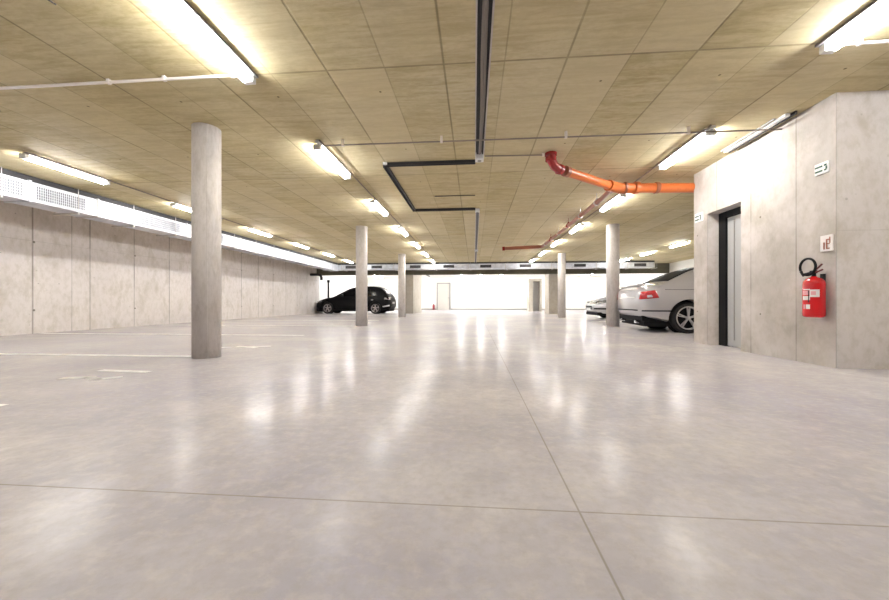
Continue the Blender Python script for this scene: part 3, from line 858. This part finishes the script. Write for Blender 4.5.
# --- second silver car, nose towards the aisle, behind the column ---
est = dict(L=4.30, W=1.74, wr=.30, wheels=(.80, 3.42), rimf=.70, spokes=7, twin=(0,), sw=.02, rim=M_rim,
  hw=[(0,.70),(.05,.78),(.2,.84),(.6,.87),(3.3,.87),(3.75,.84),(4.05,.74),(4.2,.62),(4.30,.44)],
  zbot=[(0,.34),(.1,.25),(.5,.18),(3.8,.18),(4.1,.21),(4.30,.30)],
  ztop=[(0,.80),(.06,.95),(.2,.97),(1.5,.95),(2.8,.93),(3.3,.90),(3.8,.80),(4.1,.68),(4.30,.54)],
  zb=.92, gw=.80, lean=.36,
  roof=[(.08,.94),(.2,1.12),(.4,1.30),(.8,1.40),(1.3,1.44),(1.8,1.43),(2.2,1.37),(2.6,1.22),(3.15,.92)],
  side=[[(.55,.96),(1.0,.95),(1.0,1.33),(.72,1.28)], [(1.07,.95),(1.7,.95),(1.7,1.35),(1.07,1.34)], [(1.77,.95),(2.75,.95),(2.62,1.05),(2.25,1.27),(1.77,1.345)]],
  front_glass=(2.22,3.02,.88), rear_glass=(.14,.42,.8))
c2 = Car('silver_hatchback_car', 'smaller silver car parked nose out, mostly hidden behind the column and saloon', (8.92, 14.75, 0), PI, M_silver2, M_glass, est)
c2.patch('headlamp', [(3.86,.62),(4.24,.57),(4.20,.66),(3.84,.74)], M_headl, both=True, nx=10, off=.006)
c2.patch('bumper_trim', [(3.8,.36),(4.27,.36),(4.26,.42),(3.8,.42)], M_trim, both=True, off=.004)
c2.bx('grille', M_trim, (4.30, 4.315, -.34, .34, .36, .50), bev=.004)
c2.bx('grille_bar', M_chrome, (4.315, 4.325, -.34, .34, .43, .445))
c2.bx('licence_plate', M_plate, (4.315, 4.325, -.24, .24, .33, .41))
c2.bx('underbody', M_trim, (.10, 4.2, -.70, .70, .13, .26), bev=.02)
c2.seam(1.03,.3,.9); c2.seam(1.75,.3,.9); c2.seam(2.95,.3,.88); c2.handle(1.2,.82); c2.handle(1.95,.82); c2.mirror(2.62, 1.0, M_silver2)

# --- black hatchback on the left, nose to the wall ---
gol = dict(L=4.35, W=1.76, wr=.305, wheels=(.84, 3.56), rimf=.74, spokes=5, twin=(-.17,.17), sw=.016, rim=M_rimb,
  hw=[(0,.70),(.05,.77),(.2,.84),(.6,.875),(3.4,.88),(3.8,.85),(4.1,.76),(4.25,.64),(4.35,.46)],
  zbot=[(0,.36),(.1,.27),(.5,.19),(3.8,.19),(4.2,.22),(4.35,.32)],
  ztop=[(0,.72),(.04,.86),(.12,.95),(.4,.98),(1.5,.96),(2.8,.95),(3.3,.93),(3.8,.84),(4.15,.72),(4.35,.56)],
  zb=.93, gw=.81, lean=.36,
  roof=[(.10,.95),(.24,1.14),(.42,1.33),(.62,1.46),(1.0,1.53),(1.5,1.54),(1.9,1.51),(2.3,1.42),(2.7,1.23),(3.25,.93)],
  side=[[(.78,1.02),(1.12,.98),(1.12,1.36),(.92,1.34)], [(1.19,.97),(1.88,.97),(1.88,1.375),(1.19,1.375)], [(1.95,.97),(2.86,.97),(2.72,1.07),(2.32,1.30),(1.95,1.37)]],
  front_glass=(2.32,3.12,.88), rear_glass=(.20,.48,.8))
g = Car('black_hatchback_car', 'glossy black hatchback parked with its nose towards the left wall', (-4.60, 20.05, 0), PI, M_black, M_glassb, gol)
g.patch('tail_lamp', [(.02,.78),(.34,.80),(.30,.93),(.06,.90)], M_tailc, both=True, nx=10, off=.006)
g.patch('tail_lamp_lens', [(.08,.80),(.20,.81),(.18,.86),(.08,.86)], base_mat('lens_dark_red',(.12,.01,.015),.2), both=True, nx=10, off=.010)
g.patch('bumper_highlight_strip', [(.05,.42),(.42,.36),(.42,.42),(.05,.50)], M_tailc, both=True, off=.005)
g.patch('headlamp', [(3.90,.66),(4.28,.60),(4.24,.69),(3.88,.78)], M_headl, both=True, nx=10, off=.006)
g.seam(1.15,.3,.92); g.seam(1.91,.3,.92); g.seam(3.02,.3,.9); g.handle(1.35,.84); g.handle(2.1,.84)
g.patch('fuel_cap', [(.95,.74),(1.07,.74),(1.07,.80),(.95,.80)], M_tailc, both=True, off=.003, nx=3, nz=3)
g.mirror(2.66, 1.02, M_black)
g.bx('licence_plate', M_plate, (-.012, .0, -.26, .26, .55, .66))
g.bx('underbody', M_trim, (.10, 4.25, -.70, .70, .13, .27), bev=.02)

# ------------------------------------------------------------------ camera
f = 355.0
cam = bpy.data.cameras.new('camera'); co = bpy.data.objects.new('camera', cam); COL.objects.link(co)
cam.sensor_width = 36; cam.lens = 36*f/889; cam.shift_y = 2/889; cam.clip_start = .05
co.location = (0, 0, .65); co.rotation_euler = (PI/2, 0, math.atan(29.5/f))
S.camera = co
w = bpy.data.worlds.new('world'); S.world = w; w.use_nodes = True
w.node_tree.nodes['Background'].inputs[0].default_value = (1,1,1,1); w.node_tree.nodes['Background'].inputs[1].default_value = 0.0
S.view_settings.view_transform = 'Standard'; S.view_settings.look = 'None'; S.view_settings.gamma = 1.0
S.view_settings.exposure = 1.05
S.view_settings.use_curve_mapping = False
S.cycles.max_bounces = 10; S.cycles.diffuse_bounces = 7
